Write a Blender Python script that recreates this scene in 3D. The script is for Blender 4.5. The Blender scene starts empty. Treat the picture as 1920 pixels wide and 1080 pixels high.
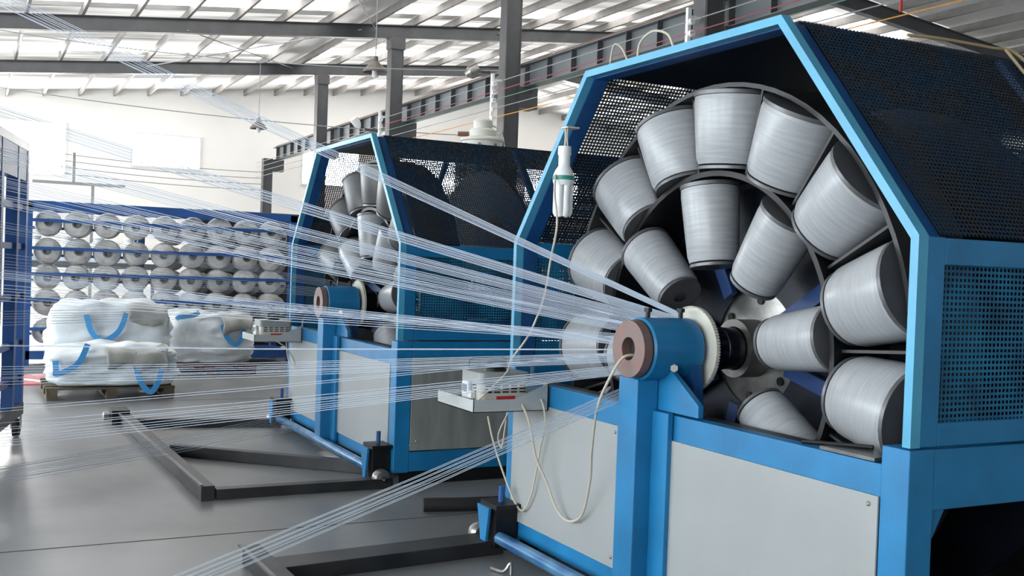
import bpy, math, random
from mathutils import Vector, Matrix, noise
random.seed(7)
C = bpy.context.scene.collection
sc = bpy.context.scene
PI = math.pi

# ------------------------------------------------------------------ camera
cam_d = bpy.data.cameras.new('camera')
cam = bpy.data.objects.new('camera', cam_d)
C.objects.link(cam)
def _n(v): return v.normalized()
V1, V2, F = (-60., 468.), (4765., 640.), 1970.
nX = _n(Vector((V1[0]-960, 540-V1[1], F)))
vY = Vector((V2[0]-960, 540-V2[1], F)); vY = _n(vY - nX*vY.dot(nX))
vX = -nX
vZ = vX.cross(vY)
if vZ.y < 0: vZ = -vZ
right = Vector((vX.x, vY.x, vZ.x)); up = Vector((vX.y, vY.y, vZ.y)); fwd = Vector((vX.z, vY.z, vZ.z))
m = Matrix((right, up, -fwd)).transposed().to_4x4()
m.translation = Vector((0, 0, 1.6))
cam.matrix_world = m
cam_d.sensor_width = 36.0
cam_d.lens = 36.0*F/1920.0
cam_d.clip_end = 200
sc.camera = cam

# ------------------------------------------------------------------ world and exposure
w = bpy.data.worlds.new('sky'); sc.world = w; w.use_nodes = True
w.node_tree.nodes['Background'].inputs[0].default_value = (0.85, 0.93, 1, 1)
w.node_tree.nodes['Background'].inputs[1].default_value = 2.0
sc.view_settings.view_transform = 'Standard'
sc.view_settings.look = 'None'
sc.view_settings.exposure = 0.0
sc.view_settings.gamma = 1.0
sc.view_settings.use_curve_mapping = False
WIN_SIDE, WIN_FAR, SKYLIGHT = 13.5, 40.0, 5.0      # brightness of the daylight panes

# ------------------------------------------------------------------ room constants
XF, XN = -41.0, 9.0          # far wall, near wall
YL, YR = -9.0, 34.0
RIDGE = 18.4
def roof_z(y):
    return 6.95 + 0.108*(y-0.5) if y <= RIDGE else 6.95+0.108*(RIDGE-0.5) - 0.108*(y-RIDGE)

# ------------------------------------------------------------------ materials
def mat(name, col, rough=0.5, metal=0.0, nscale=0, namt=0.0, ncol=None, bump=0.0, bscale=60, stretch=None):
    m = bpy.data.materials.new(name); m.use_nodes = True
    nt = m.node_tree; b = nt.nodes['Principled BSDF']
    b.inputs['Base Color'].default_value = (*col, 1)
    b.inputs['Roughness'].default_value = rough
    b.inputs['Metallic'].default_value = metal
    if nscale or bump:
        tc = nt.nodes.new('ShaderNodeTexCoord')
        src = tc.outputs['Object']
        if stretch:
            mp = nt.nodes.new('ShaderNodeMapping'); mp.inputs['Scale'].default_value = stretch
            nt.links.new(src, mp.inputs['Vector']); src = mp.outputs[0]
    if nscale:
        n = nt.nodes.new('ShaderNodeTexNoise'); n.inputs['Scale'].default_value = nscale; n.inputs['Detail'].default_value = 6
        nt.links.new(src, n.inputs['Vector'])
        r = nt.nodes.new('ShaderNodeValToRGB')
        r.color_ramp.elements[0].position = 0.35; r.color_ramp.elements[1].position = 0.7
        c2 = ncol or tuple(c*(1-namt) for c in col)
        r.color_ramp.elements[0].color = (*c2, 1); r.color_ramp.elements[1].color = (*col, 1)
        nt.links.new(n.outputs['Fac'], r.inputs[0]); nt.links.new(r.outputs[0], b.inputs['Base Color'])
    if bump:
        n2 = nt.nodes.new('ShaderNodeTexNoise'); n2.inputs['Scale'].default_value = bscale; n2.inputs['Detail'].default_value = 4
        nt.links.new(src, n2.inputs['Vector'])
        bp = nt.nodes.new('ShaderNodeBump'); bp.inputs['Strength'].default_value = bump; bp.inputs['Distance'].default_value = 0.02
        nt.links.new(n2.outputs['Fac'], bp.inputs['Height']); nt.links.new(bp.outputs[0], b.inputs['Normal'])
    return m

def emis(name, col, s, nscale=0):
    m = bpy.data.materials.new(name); m.use_nodes = True
    nt = m.node_tree; nt.nodes.clear()
    o = nt.nodes.new('ShaderNodeOutputMaterial'); e = nt.nodes.new('ShaderNodeEmission')
    e.inputs[0].default_value = (*col, 1); e.inputs[1].default_value = s
    nt.links.new(e.outputs[0], o.inputs[0])
    return m

def perforated(name, col, pitch=0.02, open_=0.54, rough=0.6, ncol=None):
    """sheet steel with rows of square punched holes; UV in metres"""
    m = mat(name, col, rough, 0.0, 5, 0.5, ncol)
    m.node_tree.nodes['Principled BSDF'].inputs['Specular IOR Level'].default_value = 0.2
    nt = m.node_tree; b = nt.nodes['Principled BSDF']; out = nt.nodes['Material Output']
    uv = nt.nodes.new('ShaderNodeUVMap')
    sp = nt.nodes.new('ShaderNodeSeparateXYZ'); nt.links.new(uv.outputs[0], sp.inputs[0])
    def math_(op, a, bb=None, v=None):
        n = nt.nodes.new('ShaderNodeMath'); n.operation = op
        nt.links.new(a, n.inputs[0])
        if bb is not None: nt.links.new(bb, n.inputs[1])
        if v is not None: n.inputs[1].default_value = v
        return n.outputs[0]
    gs = []
    for ax in (0, 1):
        d = math_('DIVIDE', sp.outputs[ax], v=pitch)
        f = math_('FRACT', d)
        gs.append(math_('LESS_THAN', f, v=open_))
    hole = math_('MULTIPLY', gs[0], gs[1])
    tr = nt.nodes.new('ShaderNodeBsdfTransparent'); mx = nt.nodes.new('ShaderNodeMixShader')
    nt.links.new(hole, mx.inputs[0]); nt.links.new(b.outputs[0], mx.inputs[1]); nt.links.new(tr.outputs[0], mx.inputs[2])
    nt.links.new(mx.outputs[0], out.inputs[0])
    return m

M = {
 'blue': mat('blue_paint', (0.010, 0.19, 0.42), 0.40, 0, 3.5, 0.3, bump=0.05, bscale=120),
 'pale_blue': mat('pale_cyan_paint', (0.075, 0.36, 0.56), 0.38, 0, 4, 0.2),  # lighter blue than the base, for the hood arches
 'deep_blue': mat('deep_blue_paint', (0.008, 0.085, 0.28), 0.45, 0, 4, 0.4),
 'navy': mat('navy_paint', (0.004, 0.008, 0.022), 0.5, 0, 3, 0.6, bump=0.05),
 'rack_blue': mat('rack_blue_paint', (0.016, 0.085, 0.29), 0.45, 0, 3, 0.3),
 'panel': mat('grey_enamel_panel', (0.32, 0.335, 0.33), 0.45, 0, 2.2, 0.09, bump=0.03, bscale=30),
 'panel_dirty': mat('streaked_grey_panel', (0.26, 0.265, 0.25), 0.5, 0, 3, 0.35, stretch=(3, 3, 0.5)),
 'tray': mat('grey_tray_paint', (0.42, 0.44, 0.43), 0.4, 0, 5, 0.15),
 'perf_black': perforated('black_perforated_steel', (0.022, 0.025, 0.030), ncol=(0.005, 0.028, 0.062), rough=.75),
 'perf_blue': perforated('blue_perforated_steel', (0.016, 0.17, 0.31), ncol=(0.014, 0.07, 0.14), open_=0.55),
 'black': mat('black_steel', (0.007, 0.007, 0.008), 0.45, 0.2, 6, 0.5),
 'worn_black': mat('worn_black_steel', (0.010, 0.010, 0.011), 0.45, 0.1, 5, 0.6, ncol=(0.028, 0.028, 0.029)),
 'steel': mat('bare_steel', (0.38, 0.37, 0.35), 0.35, 0.85, 12, 0.4),
 'dark_shaft': mat('dark_polished_shaft', (0.05, 0.05, 0.06), 0.25, 0.9),
 'copper': mat('rusty_copper_face', (0.24, 0.12, 0.10), 0.5, 0.3, 14, 0.3, ncol=(0.17, 0.135, 0.125)),
 'ivory': mat('ivory_nylon', (0.56, 0.54, 0.47), 0.5),
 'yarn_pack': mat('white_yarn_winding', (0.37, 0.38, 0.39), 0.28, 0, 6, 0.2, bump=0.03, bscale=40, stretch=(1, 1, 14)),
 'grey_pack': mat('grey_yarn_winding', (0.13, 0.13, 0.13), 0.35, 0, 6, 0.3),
 'flange': mat('grey_bobbin_flange', (0.13, 0.13, 0.135), 0.35, 0.3, 8, 0.25),
 'spool_white': mat('white_yarn_spool', (0.55, 0.54, 0.52), 0.45, 0, 7, 0.45, bump=0.25, bscale=14),
 'core': mat('grey_spool_core', (0.09, 0.09, 0.09), 0.6),
 'yarn': mat('pale_yarn', (0.50, 0.56, 0.64), 0.5),
 'cord': mat('cream_cord', (0.50, 0.45, 0.36), 0.55),
 'rope': mat('tan_rope', (0.35, 0.27, 0.15), 0.8),
 'column': mat('grey_painted_column', (0.075, 0.076, 0.08), 0.5, 0, 3, 0.25),
 'crane': mat('slate_crane_paint', (0.13, 0.145, 0.155), 0.5, 0, 2, 0.2),
 'rust': mat('rusty_rail', (0.20, 0.10, 0.06), 0.8, 0, 5, 0.4),
 'purlin': mat('galvanised_purlin', (0.27, 0.25, 0.235), 0.55, 0.0, 4, 0.2),
 'roof': mat('white_roof_sheet', (0.80, 0.80, 0.79), 0.55, 0, 1.0, 0.15),
 'wall': mat('cream_wall_render', (0.90, 0.87, 0.83), 0.85, 0, 0.5, 0.05),
 'bag': mat('white_woven_sack', (0.72, 0.76, 0.78), 0.65, 0, 5, 0.16, bump=0.8, bscale=6),
 'film': mat('grey_plastic_film', (0.36, 0.36, 0.33), 0.4, 0, 6, 0.25, bump=0.5, bscale=8),
 'strap': mat('sky_blue_webbing', (0.05, 0.28, 0.60), 0.6),
 'wood': mat('weathered_pallet_wood', (0.12, 0.095, 0.06), 0.8, 0, 8, 0.4),
 'red_wood': mat('reddish_pallet_wood', (0.10, 0.035, 0.025), 0.8, 0, 8, 0.4),
 'white_plastic': mat('white_plastic', (0.75, 0.76, 0.76), 0.3),
 'beige': mat('beige_enamel', (0.55, 0.53, 0.47), 0.4),
 'dark_slot': mat('dark_vent', (0.02, 0.012, 0.01), 0.7),
 'red': mat('red_marking', (0.50, 0.03, 0.03), 0.5),
 'green': mat('green_band', (0.02, 0.22, 0.17), 0.5),
 'lamp': mat('grey_lamp_enamel', (0.13, 0.11, 0.095), 0.5),
 'rubber': mat('black_rubber', (0.01, 0.01, 0.01), 0.7),
 'tower': mat('off_white_tower_paint', (0.55, 0.55, 0.50), 0.5, 0, 3, 0.15),
 'wire_grey': mat('grey_wire', (0.25, 0.26, 0.26), 0.6),
 'wire_red': mat('red_wire', (0.28, 0.06, 0.08), 0.6),
 'wire_orange': mat('orange_wire', (0.55, 0.25, 0.04), 0.6),
 'wire_green': mat('green_wire', (0.10, 0.20, 0.17), 0.6),
 'blue_plastic': mat('blue_plastic', (0.02, 0.05, 0.35), 0.4),
}
M['glow_far'] = emis('daylit_far_pane', (1.0, 0.99, 0.97), WIN_FAR)
M['glow_side'] = emis('daylit_side_pane', (0.86, 0.94, 1.0), WIN_SIDE)
def sheet_glow():
    m = emis('translucent_roof_sheet', (1, .985, .95), 1.0)
    nt = m.node_tree; e = [n for n in nt.nodes if n.type == 'EMISSION'][0]
    tc = nt.nodes.new('ShaderNodeTexCoord'); mp = nt.nodes.new('ShaderNodeMapping'); mp.inputs['Scale'].default_value = (2.2, .25, 1)
    n = nt.nodes.new('ShaderNodeTexNoise'); n.inputs['Scale'].default_value = 1.0; n.inputs['Detail'].default_value = 3
    mr = nt.nodes.new('ShaderNodeMapRange'); mr.inputs['From Min'].default_value = .3; mr.inputs['From Max'].default_value = .7
    mr.inputs['To Min'].default_value = .38; mr.inputs['To Max'].default_value = 1.3
    nt.links.new(tc.outputs['Object'], mp.inputs[0]); nt.links.new(mp.outputs[0], n.inputs['Vector'])
    nt.links.new(n.outputs['Fac'], mr.inputs['Value']); nt.links.new(mr.outputs[0], e.inputs[1])
    return m
M['glow_sheet'] = sheet_glow()
M['glow_roof'] = emis('daylit_roof_panel', (1.0, 0.985, 0.96), SKYLIGHT)

def floor_material():
    m = mat('polished_concrete', (0.235, 0.237, 0.235), 0.42, 0, 0.9, 0.2, bump=0.03, bscale=25)
    nt = m.node_tree; b = nt.nodes['Principled BSDF']
    # large stains and the thin saw-cut joints
    link = b.inputs['Base Color'].links[0]; src = link.from_socket
    tc = nt.nodes.new('ShaderNodeTexCoord'); n = nt.nodes.new('ShaderNodeTexNoise')
    n.inputs['Scale'].default_value = 0.45; n.inputs['Detail'].default_value = 8
    nt.links.new(tc.outputs['Object'], n.inputs['Vector'])
    r = nt.nodes.new('ShaderNodeValToRGB'); r.color_ramp.elements[0].position = .38; r.color_ramp.elements[1].position = .62
    r.color_ramp.elements[0].color = (.72, .72, .72, 1); r.color_ramp.elements[1].color = (1, 1, 1, 1)
    nt.links.new(n.outputs['Fac'], r.inputs[0])
    mx = nt.nodes.new('ShaderNodeMix'); mx.data_type = 'RGBA'; mx.blend_type = 'MULTIPLY'; mx.inputs['Factor'].default_value = 1
    nt.links.new(src, mx.inputs['A']); nt.links.new(r.outputs[0], mx.inputs['B'])
    nt.links.new(mx.outputs['Result'], b.inputs['Base Color'])
    n3 = nt.nodes.new('ShaderNodeTexNoise'); n3.inputs['Scale'].default_value = 1.3; n3.inputs['Detail'].default_value = 5
    nt.links.new(tc.outputs['Object'], n3.inputs['Vector'])
    mr = nt.nodes.new('ShaderNodeMapRange'); mr.inputs['To Min'].default_value = .22; mr.inputs['To Max'].default_value = .48
    nt.links.new(n3.outputs['Fac'], mr.inputs['Value']); nt.links.new(mr.outputs[0], b.inputs['Roughness'])
    return m
M['floor'] = floor_material()

# ------------------------------------------------------------------ mesh builder
class MB:
    def __init__(s): s.v = []; s.f = []; s.uv = {}
    def add(s, vs, fs):
        o = len(s.v); s.v += [tuple(v) for v in vs]; s.f += [tuple(i+o for i in f) for f in fs]
        return s
    def box(s, x0, x1, y0, y1, z0, z1):
        if x0 > x1: x0, x1 = x1, x0
        if y0 > y1: y0, y1 = y1, y0
        if z0 > z1: z0, z1 = z1, z0
        return s.add([(x0,y0,z0),(x1,y0,z0),(x1,y1,z0),(x0,y1,z0),(x0,y0,z1),(x1,y0,z1),(x1,y1,z1),(x0,y1,z1)],
              [(0,3,2,1),(4,5,6,7),(0,1,5,4),(1,2,6,5),(2,3,7,6),(3,0,4,7)])
    def bar(s, a, b, wd, h, upv=(0,0,1)):
        a = Vector(a); b = Vector(b); d = (b-a).normalized(); u = Vector(upv)
        sd = d.cross(u)
        if sd.length < 1e-4: sd = d.cross(Vector((1,0,0)))
        sd.normalize(); u = sd.cross(d)
        vs = []
        for p in (a, b):
            for i, j in ((-1,-1),(1,-1),(1,1),(-1,1)): vs.append(p+sd*(i*wd/2)+u*(j*h/2))
        return s.add(vs, [(0,1,2,3),(7,6,5,4),(0,4,5,1),(1,5,6,2),(2,6,7,3),(3,7,4,0)])
    def tube(s, pts, r, n=6, close=False):
        pts = [Vector(p) for p in pts]; rings = []
        ref = None
        for i, p in enumerate(pts):
            d = (pts[min(i+1, len(pts)-1)] - pts[max(i-1, 0)]).normalized()
            if ref is None:
                ref = d.cross(Vector((0,0,1)))
                if ref.length < 1e-3: ref = d.cross(Vector((0,1,0)))
            ref = (ref - d*ref.dot(d)).normalized(); u = d.cross(ref)
            rr = r[i] if isinstance(r, (list, tuple)) else r
            rings.append([p + ref*(rr*math.cos(2*PI*k/n)) + u*(rr*math.sin(2*PI*k/n)) for k in range(n)])
        vs = [v for q in rings for v in q]; fs = []
        for i in range(len(pts)-1):
            for k in range(n): fs.append((i*n+k, i*n+(k+1)%n, (i+1)*n+(k+1)%n, (i+1)*n+k))
        fs.append(tuple(range(n-1, -1, -1))); fs.append(tuple((len(pts)-1)*n+k for k in range(n)))
        return s.add(vs, fs)
    def lathe(s, prof, origin=(0,0,0), axis=(0,0,1), n=32, cap=True):
        """prof: list of (radius, height along axis)"""
        ax = Vector(axis).normalized(); ref = ax.cross(Vector((1,0,0)))
        if ref.length < 1e-3: ref = ax.cross(Vector((0,1,0)))
        ref.normalize(); u = ax.cross(ref); O = Vector(origin)
        vs = []; fs = []
        for r, h in prof:
            for k in range(n):
                a = 2*PI*k/n; vs.append(O + ax*h + ref*(r*math.cos(a)) + u*(r*math.sin(a)))
        for i in range(len(prof)-1):
            for k in range(n): fs.append((i*n+k, i*n+(k+1)%n, (i+1)*n+(k+1)%n, (i+1)*n+k))
        if cap:
            fs.append(tuple(range(n-1, -1, -1))); fs.append(tuple((len(prof)-1)*n+k for k in range(n)))
        return s.add(vs, fs)
    def ring(s, r0, r1, h0, h1, origin=(0,0,0), axis=(0,0,1), n=48):
        return s.lathe([(r0,h0),(r1,h0),(r1,h1),(r0,h1),(r0,h0)], origin, axis, n, cap=False)
    def prism(s, pts, y0, y1):
        """pts: (x,z) outline extruded along y"""
        k = len(pts)
        vs = [(x, y0, z) for x, z in pts] + [(x, y1, z) for x, z in pts]
        fs = [tuple(range(k)), tuple(range(2*k-1, k-1, -1))] + [(i, i+k, (i+1)%k+k, (i+1)%k) for i in range(k)]
        return s.add(vs, fs)
    def quad_uv(s, p, uv):
        o = len(s.v); s.v += [tuple(q) for q in p]; s.uv[len(s.f)] = uv; s.f.append((o, o+1, o+2, o+3)); return s
    def build(s, name, material, parent=None, smooth=False, bevel=0):
        me = bpy.data.meshes.new(name); me.from_pydata(s.v, [], s.f); me.update()
        me.materials.append(material)
        if s.uv:
            l = me.uv_layers.new(name='UVMap')
            for fi, uv in s.uv.items():
                for li, t in zip(me.polygons[fi].loop_indices, uv): l.data[li].uv = t
        o = bpy.data.objects.new(name, me); C.objects.link(o)
        if smooth:
            for p in me.polygons: p.use_smooth = True
            md = o.modifiers.new('split', 'EDGE_SPLIT'); md.split_angle = math.radians(35)
        if bevel:
            md = o.modifiers.new('bevel', 'BEVEL'); md.width = bevel; md.segments = 2; md.limit_method = 'ANGLE'
        if parent: o.parent = parent
        return o

def tag(o, label=None, cat=None, group=None, kind=None):
    if label: o['label'] = label
    if cat: o['category'] = cat
    if group: o['group'] = group
    if kind: o['kind'] = kind
    return o
def empty(name, loc=(0,0,0), rz=0, **kw):
    o = bpy.data.objects.new(name, None); C.objects.link(o); o.location = loc; o.rotation_euler = (0, 0, rz)
    o.empty_display_size = 0.1
    return tag(o, **kw)
def copy_tree(o, parent=None):
    c = o.copy(); C.objects.link(c)
    if parent: c.parent = parent
    for ch in o.children: copy_tree(ch, c)
    return c

# ================================================================== SETTING
def build_setting():
    f = MB().box(XF-.3, XN+.3, YL-.3, YR+.3, -.2, 0).build('floor', M['floor']); tag(f, kind='structure')
    j = MB()
    for X in (-30.0, -24.0, -18.0, -12.1, -6.15): j.box(X, X+.008, YL, YR, 0.0005, .002)
    tag(j.build('trim_1', mat('saw_cut', (.07,.07,.07), .9)), kind='structure')
    # roof sheets, ribbed
    def sheet(name, y0, y1):
        mb = MB(); n = 2
        z0, z1 = roof_z(y0)+.24, roof_z(y1)+.24
        mb.add([(XF-.3,y0,z0),(XN+.3,y0,z0),(XN+.3,y1,z1),(XF-.3,y1,z1),(XF-.3,y0,z0+.06),(XN+.3,y0,z0+.06),(XN+.3,y1,z1+.06),(XF-.3,y1,z1+.06)],
               [(0,3,2,1),(4,5,6,7),(0,1,5,4),(1,2,6,5),(2,3,7,6),(3,0,4,7)])
        return tag(mb.build(name, M['roof']), kind='structure')
    sheet('ceiling', YL-.3, RIDGE); sheet('ceiling.001', RIDGE, YR+.3)
    # translucent roof panels: strips along Y between the rafters
    k = 1
    for i in range(5):
        X0 = -39.6 + 6.6*i
        for off, wd, mk in ((.35, 1.2, 'glow_roof'), (1.6, 2.3, 'glow_sheet'), (3.95, 1.0, 'glow_roof'), (5.0, 1.3, 'glow_sheet')):
            for (y0, y1) in ((YL+1.0, -1.0), (0.2, 8.2), (9.4, 17.4), (19.6, 24.0)):
                if (i > 2 and y0 > 15 and off != 3.95) or (i > 3 and (mk == 'glow_sheet' or y0 > 5 or off > 2)): continue
                mb = MB(); za, zb = roof_z(y0)+.225, roof_z(y1)+.225
                xa, xb = X0+off, X0+off+wd
                mb.add([(xa,y0,za),(xb,y0,za),(xb,y1,zb),(xa,y1,zb),(xa,y0,za+.02),(xb,y0,za+.02),(xb,y1,zb+.02),(xa,y1,zb+.02)],
                       [(0,3,2,1),(4,5,6,7),(0,1,5,4),(1,2,6,5),(2,3,7,6),(3,0,4,7)])
                tag(mb.build('window_%d' % k, M[mk]), kind='structure'); k += 1
    # gable walls
    def gable(name, x0, x1):
        pts = [(YL,0),(YR,0),(YR,roof_z(YR)+.3),(RIDGE,roof_z(RIDGE)+.3),(YL,roof_z(YL)+.3)]
        vs = [(x0,y,z) for y, z in pts]+[(x1,y,z) for y, z in pts]; kk = 5
        mb = MB().add(vs, [tuple(range(kk-1,-1,-1)), tuple(range(kk,2*kk))]+[(i,(i+1)%kk,(i+1)%kk+kk,i+kk) for i in range(kk)])
        return tag(mb.build(name, M['wall']), kind='structure')
    gable('wall_far', XF-.3, XF); gable('wall_near', XN, XN+.3)
    tag(MB().box(XF, XN, YL-.3, YL, 0, roof_z(YL)+.2).build('wall_left', M['wall']), kind='structure')
    tag(MB().box(XF, XN, YR, YR+.3, 0, roof_z(YR)+.2).build('wall_right', M['wall']), kind='structure')
    # far windows
    for (y0, y1, z0, z1) in ((-5.5,-2.9,4.4,6.2),(.3,3.0,4.4,6.2),(5.3,7.7,4.95,6.1),(11.7,14.0,4.7,6.1),(15.8,18.3,4.7,6.1),(21.7,24.4,4.6,6.0),(27,29.4,4.6,6.0)):
        win = tag(MB().box(XF, XF+.03, y0, y1, z0, z1).build('window_%d' % k, M['glow_far']), kind='structure')
        fr = MB(); fr.box(XF+.0,XF+.08,y0-.06,y0,z0-.06,z1+.06); fr.box(XF,XF+.08,y1,y1+.06,z0-.06,z1+.06)
        fr.box(XF,XF+.08,y0,y1,z0-.06,z0); fr.box(XF,XF+.08,y0,y1,z1,z1+.06)
        fr.build('window_frame', M['white_plastic'], win); k += 1
    # side windows, the wall behind the camera's left
    for i in range(9):
        x0 = -38 + 5.1*i
        tag(MB().box(x0, x0+3.6, YL, YL+.03, 1.1, 4.9).build('window_%d' % k, M['glow_side']), kind='structure'); k += 1
    # large daylit doorway in the near wall and high windows on the right wall
    for i in range(6):
        x0 = -36 + 7.2*i
        tag(MB().box(x0, x0+2.4, YR-.03, YR, 4.2, 5.6).build('window_%d' % k, M['glow_side']), kind='structure'); k += 1
build_setting()

# ------------------------------------------------------------------ steelwork
def ordinal(n):
    a = ['', 'first','second','third','fourth','fifth','sixth','seventh','eighth','ninth','tenth','eleventh','twelfth','thirteenth','fourteenth','fifteenth','sixteenth','seventeenth','eighteenth','nineteenth','twentieth']
    return a[n] if n <= 20 else 'twenty-'+a[n-20]
COLX = [-39.8, -33.1, -26.5, -19.75, -13.05, -6.4, 0.3]
ORD = ['at the far wall', 'second from the far wall', 'third from the far wall, hung with a lamp before it', 'fourth from the far wall, right above the white tower', 'fifth from the far wall, behind the near machine hood', 'sixth, hidden by the near hood', 'nearest']
CY = 10.0
def steelwork():
    for i, X in enumerate(COLX):
        if i > 4: continue
        top = 5.45 if i == 0 else roof_z(CY)-.36
        c = empty('steel_column', (X, CY, 0), label='dark grey steel column '+ORD[i], cat='column', group='columns carrying the crane rail')
        hw, hd = .17, .17
        mb = MB().box(-hw, hw, -hd, -hd+.018, 0, top).box(-hw, hw, hd-.018, hd, 0, top).box(hw-.03, hw-.015, -hd, hd, 0, top)
        mb.build('shaft', M['column'], c)
        MB().box(-.2, .2, hd, hd+.42, 4.98, 5.42).build('bracket', M['column'], c)
        if i:
            ct = MB().box(-.185, .185, -.2, .2, top-.3, top).build('cap_plate', M['column'], c)
        if i in (2, 3, 4):
            # pole with porcelain insulators on the left flange
            mb = MB().box(-.02, .04, -.42, -.36, 2.6, 5.65)
            mb.box(-.02, .03, -.4, -.17, 5.5, 5.54); mb.box(-.02,.03,-.4,-.17,4.4,4.44)
            ip = mb.build('insulator_pole', M['white_plastic'], c)
            for z in (5.43, 5.25, 5.08, 4.9, 4.71):
                MB().lathe([(.02,-.05),(.05,-.05),(.05,-.01),(.03,0),(.05,.01),(.05,.05),(.02,.05)], (.08,-.39,z), (1,0,0), 12).build('insulator', M['white_plastic'], ip, True)
    # roof rafters
    names = {0:'far wall rafter', 1:'second rafter from the far wall', 2:'third rafter from the far wall', 3:'fourth from the far wall', 4:'rafter over the near machine', 5:'rafter over the camera', 6:'rearmost rafter'}
    for i, X in enumerate(COLX):
        if i == 0 or i > 4: continue
        mb = MB()
        for ya, yb in ((YL, RIDGE), (RIDGE, YR)):
            za, zb = roof_z(ya), roof_z(yb)
            for (x0, x1, d0, d1) in ((-.1, .1, -.36, -.34), (-.1, .1, -.02, .0), (-.006, .006, -.34, -.02)):
                vs = [(X+x0,ya,za+d0),(X+x1,ya,za+d0),(X+x1,yb,zb+d0),(X+x0,yb,zb+d0),(X+x0,ya,za+d1),(X+x1,ya,za+d1),(X+x1,yb,zb+d1),(X+x0,yb,zb+d1)]
                mb.add(vs, [(0,3,2,1),(4,5,6,7),(0,1,5,4),(1,2,6,5),(2,3,7,6),(3,0,4,7)])
        tag(mb.build('roof_rafter', M['column']), 'dark grey sloping roof beam, '+names[i], 'roof beam', 'roof rafters')
    # purlins: C sections along X resting on the rafters
    y = YL+.6; pm = None; pk = 0
    while y < YR-.5:
        z = roof_z(y)
        if pm is None:
            mb = MB().box(XF, XN, -.004, .004, 0, .2).box(XF, XN, -.004, .06, .19, .2).box(XF, XN, -.004, .06, 0, .008).box(XF, XN, .055, .06, 0, .03)
            o = mb.build('roof_purlin', M['purlin']); pm = o
        else:
            o = pm.copy(); C.objects.link(o)
        o.location = (0, y, z+.005)
        q = round((y-RIDGE)/1.18); side = 'left' if y < RIDGE else 'right'
        tag(o, 'pale grey roof purlin, %s from the ridge on its %s slope' % (ordinal(abs(int(math.floor((y-RIDGE)/1.18))) if y < RIDGE else int((y-RIDGE)/1.18)+1), side), 'purlin', 'purlins under the roof sheets')
        y += 1.18
    # crane runway beam
    cb = empty('crane_runway_beam', (XF+1, CY+.38, 0), label='slate grey crane runway beam with stiffeners along the columns', cat='crane beam')
    L = 40
    MB().box(0, L, -.006, .006, 5.44, 5.88).build('web', M['crane'], cb)
    MB().box(0, L, -.13, .13, 5.88, 5.9).box(0, L, -.13, .13, 5.425, 5.44).build('flange', M['crane'], cb)
    MB().box(0, L, -.03, .03, 5.9, 5.97).build('rail', M['rust'], cb)
    k = 0
    for i in range(42):
        MB().box(.5+i*.95, .515+i*.95, -.12, -.006, 5.44, 5.88).build('stiffener', M['column'], cb)
    # cross bracing rods
    def rod(a, b, r, lab, sag=0.0, mt='wire_grey', nm='bracing_rod', cat='rod', grp='bracing rods under the roof'):
        a = Vector(a); b = Vector(b); n = 14 if sag else 1
        pts = [a.lerp(b, t/n) - Vector((0,0,sag*4*(t/n)*(1-t/n))) for t in range(n+1)]
        tag(MB().tube(pts, r, 5).build(nm, M[mt]), lab, cat, grp)
    za = lambda y: roof_z(y)-.05
    rod((-26.4, 4.6, za(4.6)-.25), (-33.0, 9.0, za(9.0)-.1), .018, 'thin dark roof brace slanting down to the right, left of the columns')
    rod((-33.0, 4.6, za(4.6)-.1), (-26.4, 9.0, za(9.0)-.1), .018, 'thin dark roof brace rising to the right, left of the columns')
    rod((-26.4, .2, za(.2)-.2), (-33, -3, za(-3)-.1), .018, 'thin dark roof brace at the left picture edge')
    rod((-19.7, 6.2, za(6.2)-.2), (-26.4, 9.4, za(9.4)-.1), .018, 'thin roof brace above the pendant lamp by the column')
    rod((-26.4, 13.0, za(13)-.1), (-33.0, 17, za(17)-.1), .018, 'thin roof brace behind the crane beam')
    # supply wires on the insulators
    for z, mt, lab in ((5.43,'wire_grey','topmost grey supply wire on the insulators'), (5.25,'wire_red','red supply wire, second on the insulators'), (5.08,'wire_green','grey green supply wire, third on the insulators'), (4.9,'wire_grey','fourth supply wire on the insulators, dark grey'), (4.71,'wire_orange','orange supply wire, lowest on the insulators')):
        rod((-26.5, CY-.42, z), (-6, CY-.42, z), .009, lab, 0, mt, 'supply_wire', 'wire', 'supply wires on the columns')
        if z < 5.4:
            rod((-39.8, CY-.42, z+.0), (-26.5, CY-.42, z), .009, lab.replace('supply wire','wire run').replace('on the insulators','running on to the far column'), 0, 'wire_grey', 'supply_wire', 'wire', 'wires running on to the far column')
    rod((-26.5, -2, 6.75), (-19.6, 9.7, 5.7), .012, 'sagging black cable hung from the roof to the floodlight column', .35, nm='hanging_cable', cat='cable', grp='sagging cables')
    rod((-33.1, -2, 6.4), (-26.4, 13.5, 5.3), .014, 'long sagging cable across the far wall', .3, nm='hanging_cable', cat='cable', grp='sagging cables')
    for k, z in enumerate((5.05, 4.82, 4.6, 4.38)):
        rod((-39.5, 1.2, z+.1), (-39.5, 9.8, z-.15), .014, 'thin wire strung low on the far wall, number %s from the top' % ['one','two','three','four'][k], .12, 'wire_grey', 'wall_wire', 'wire', 'wires strung on the far wall')
    p = tag(MB().box(-39.6,-39.52,3.15,3.25,4.0,5.1).box(-39.62,-39.5,1.9,4.9,3.98,4.08).box(-39.6,-39.52,3.78,3.88,0,3.98).build('wire_post', M['wire_grey']), 'pale steel post with crossbar on the far wall above the creel', 'post')
    # red hook above the near hood
    hk = MB().tube([(-14.5, 15.63, 8.55), (-14.5, 15.63, 6.75)], .035, 8).build('crane_hook', M['red']); tag(hk, 'small red hook hanging under the roof at the top right', 'hook')
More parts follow.
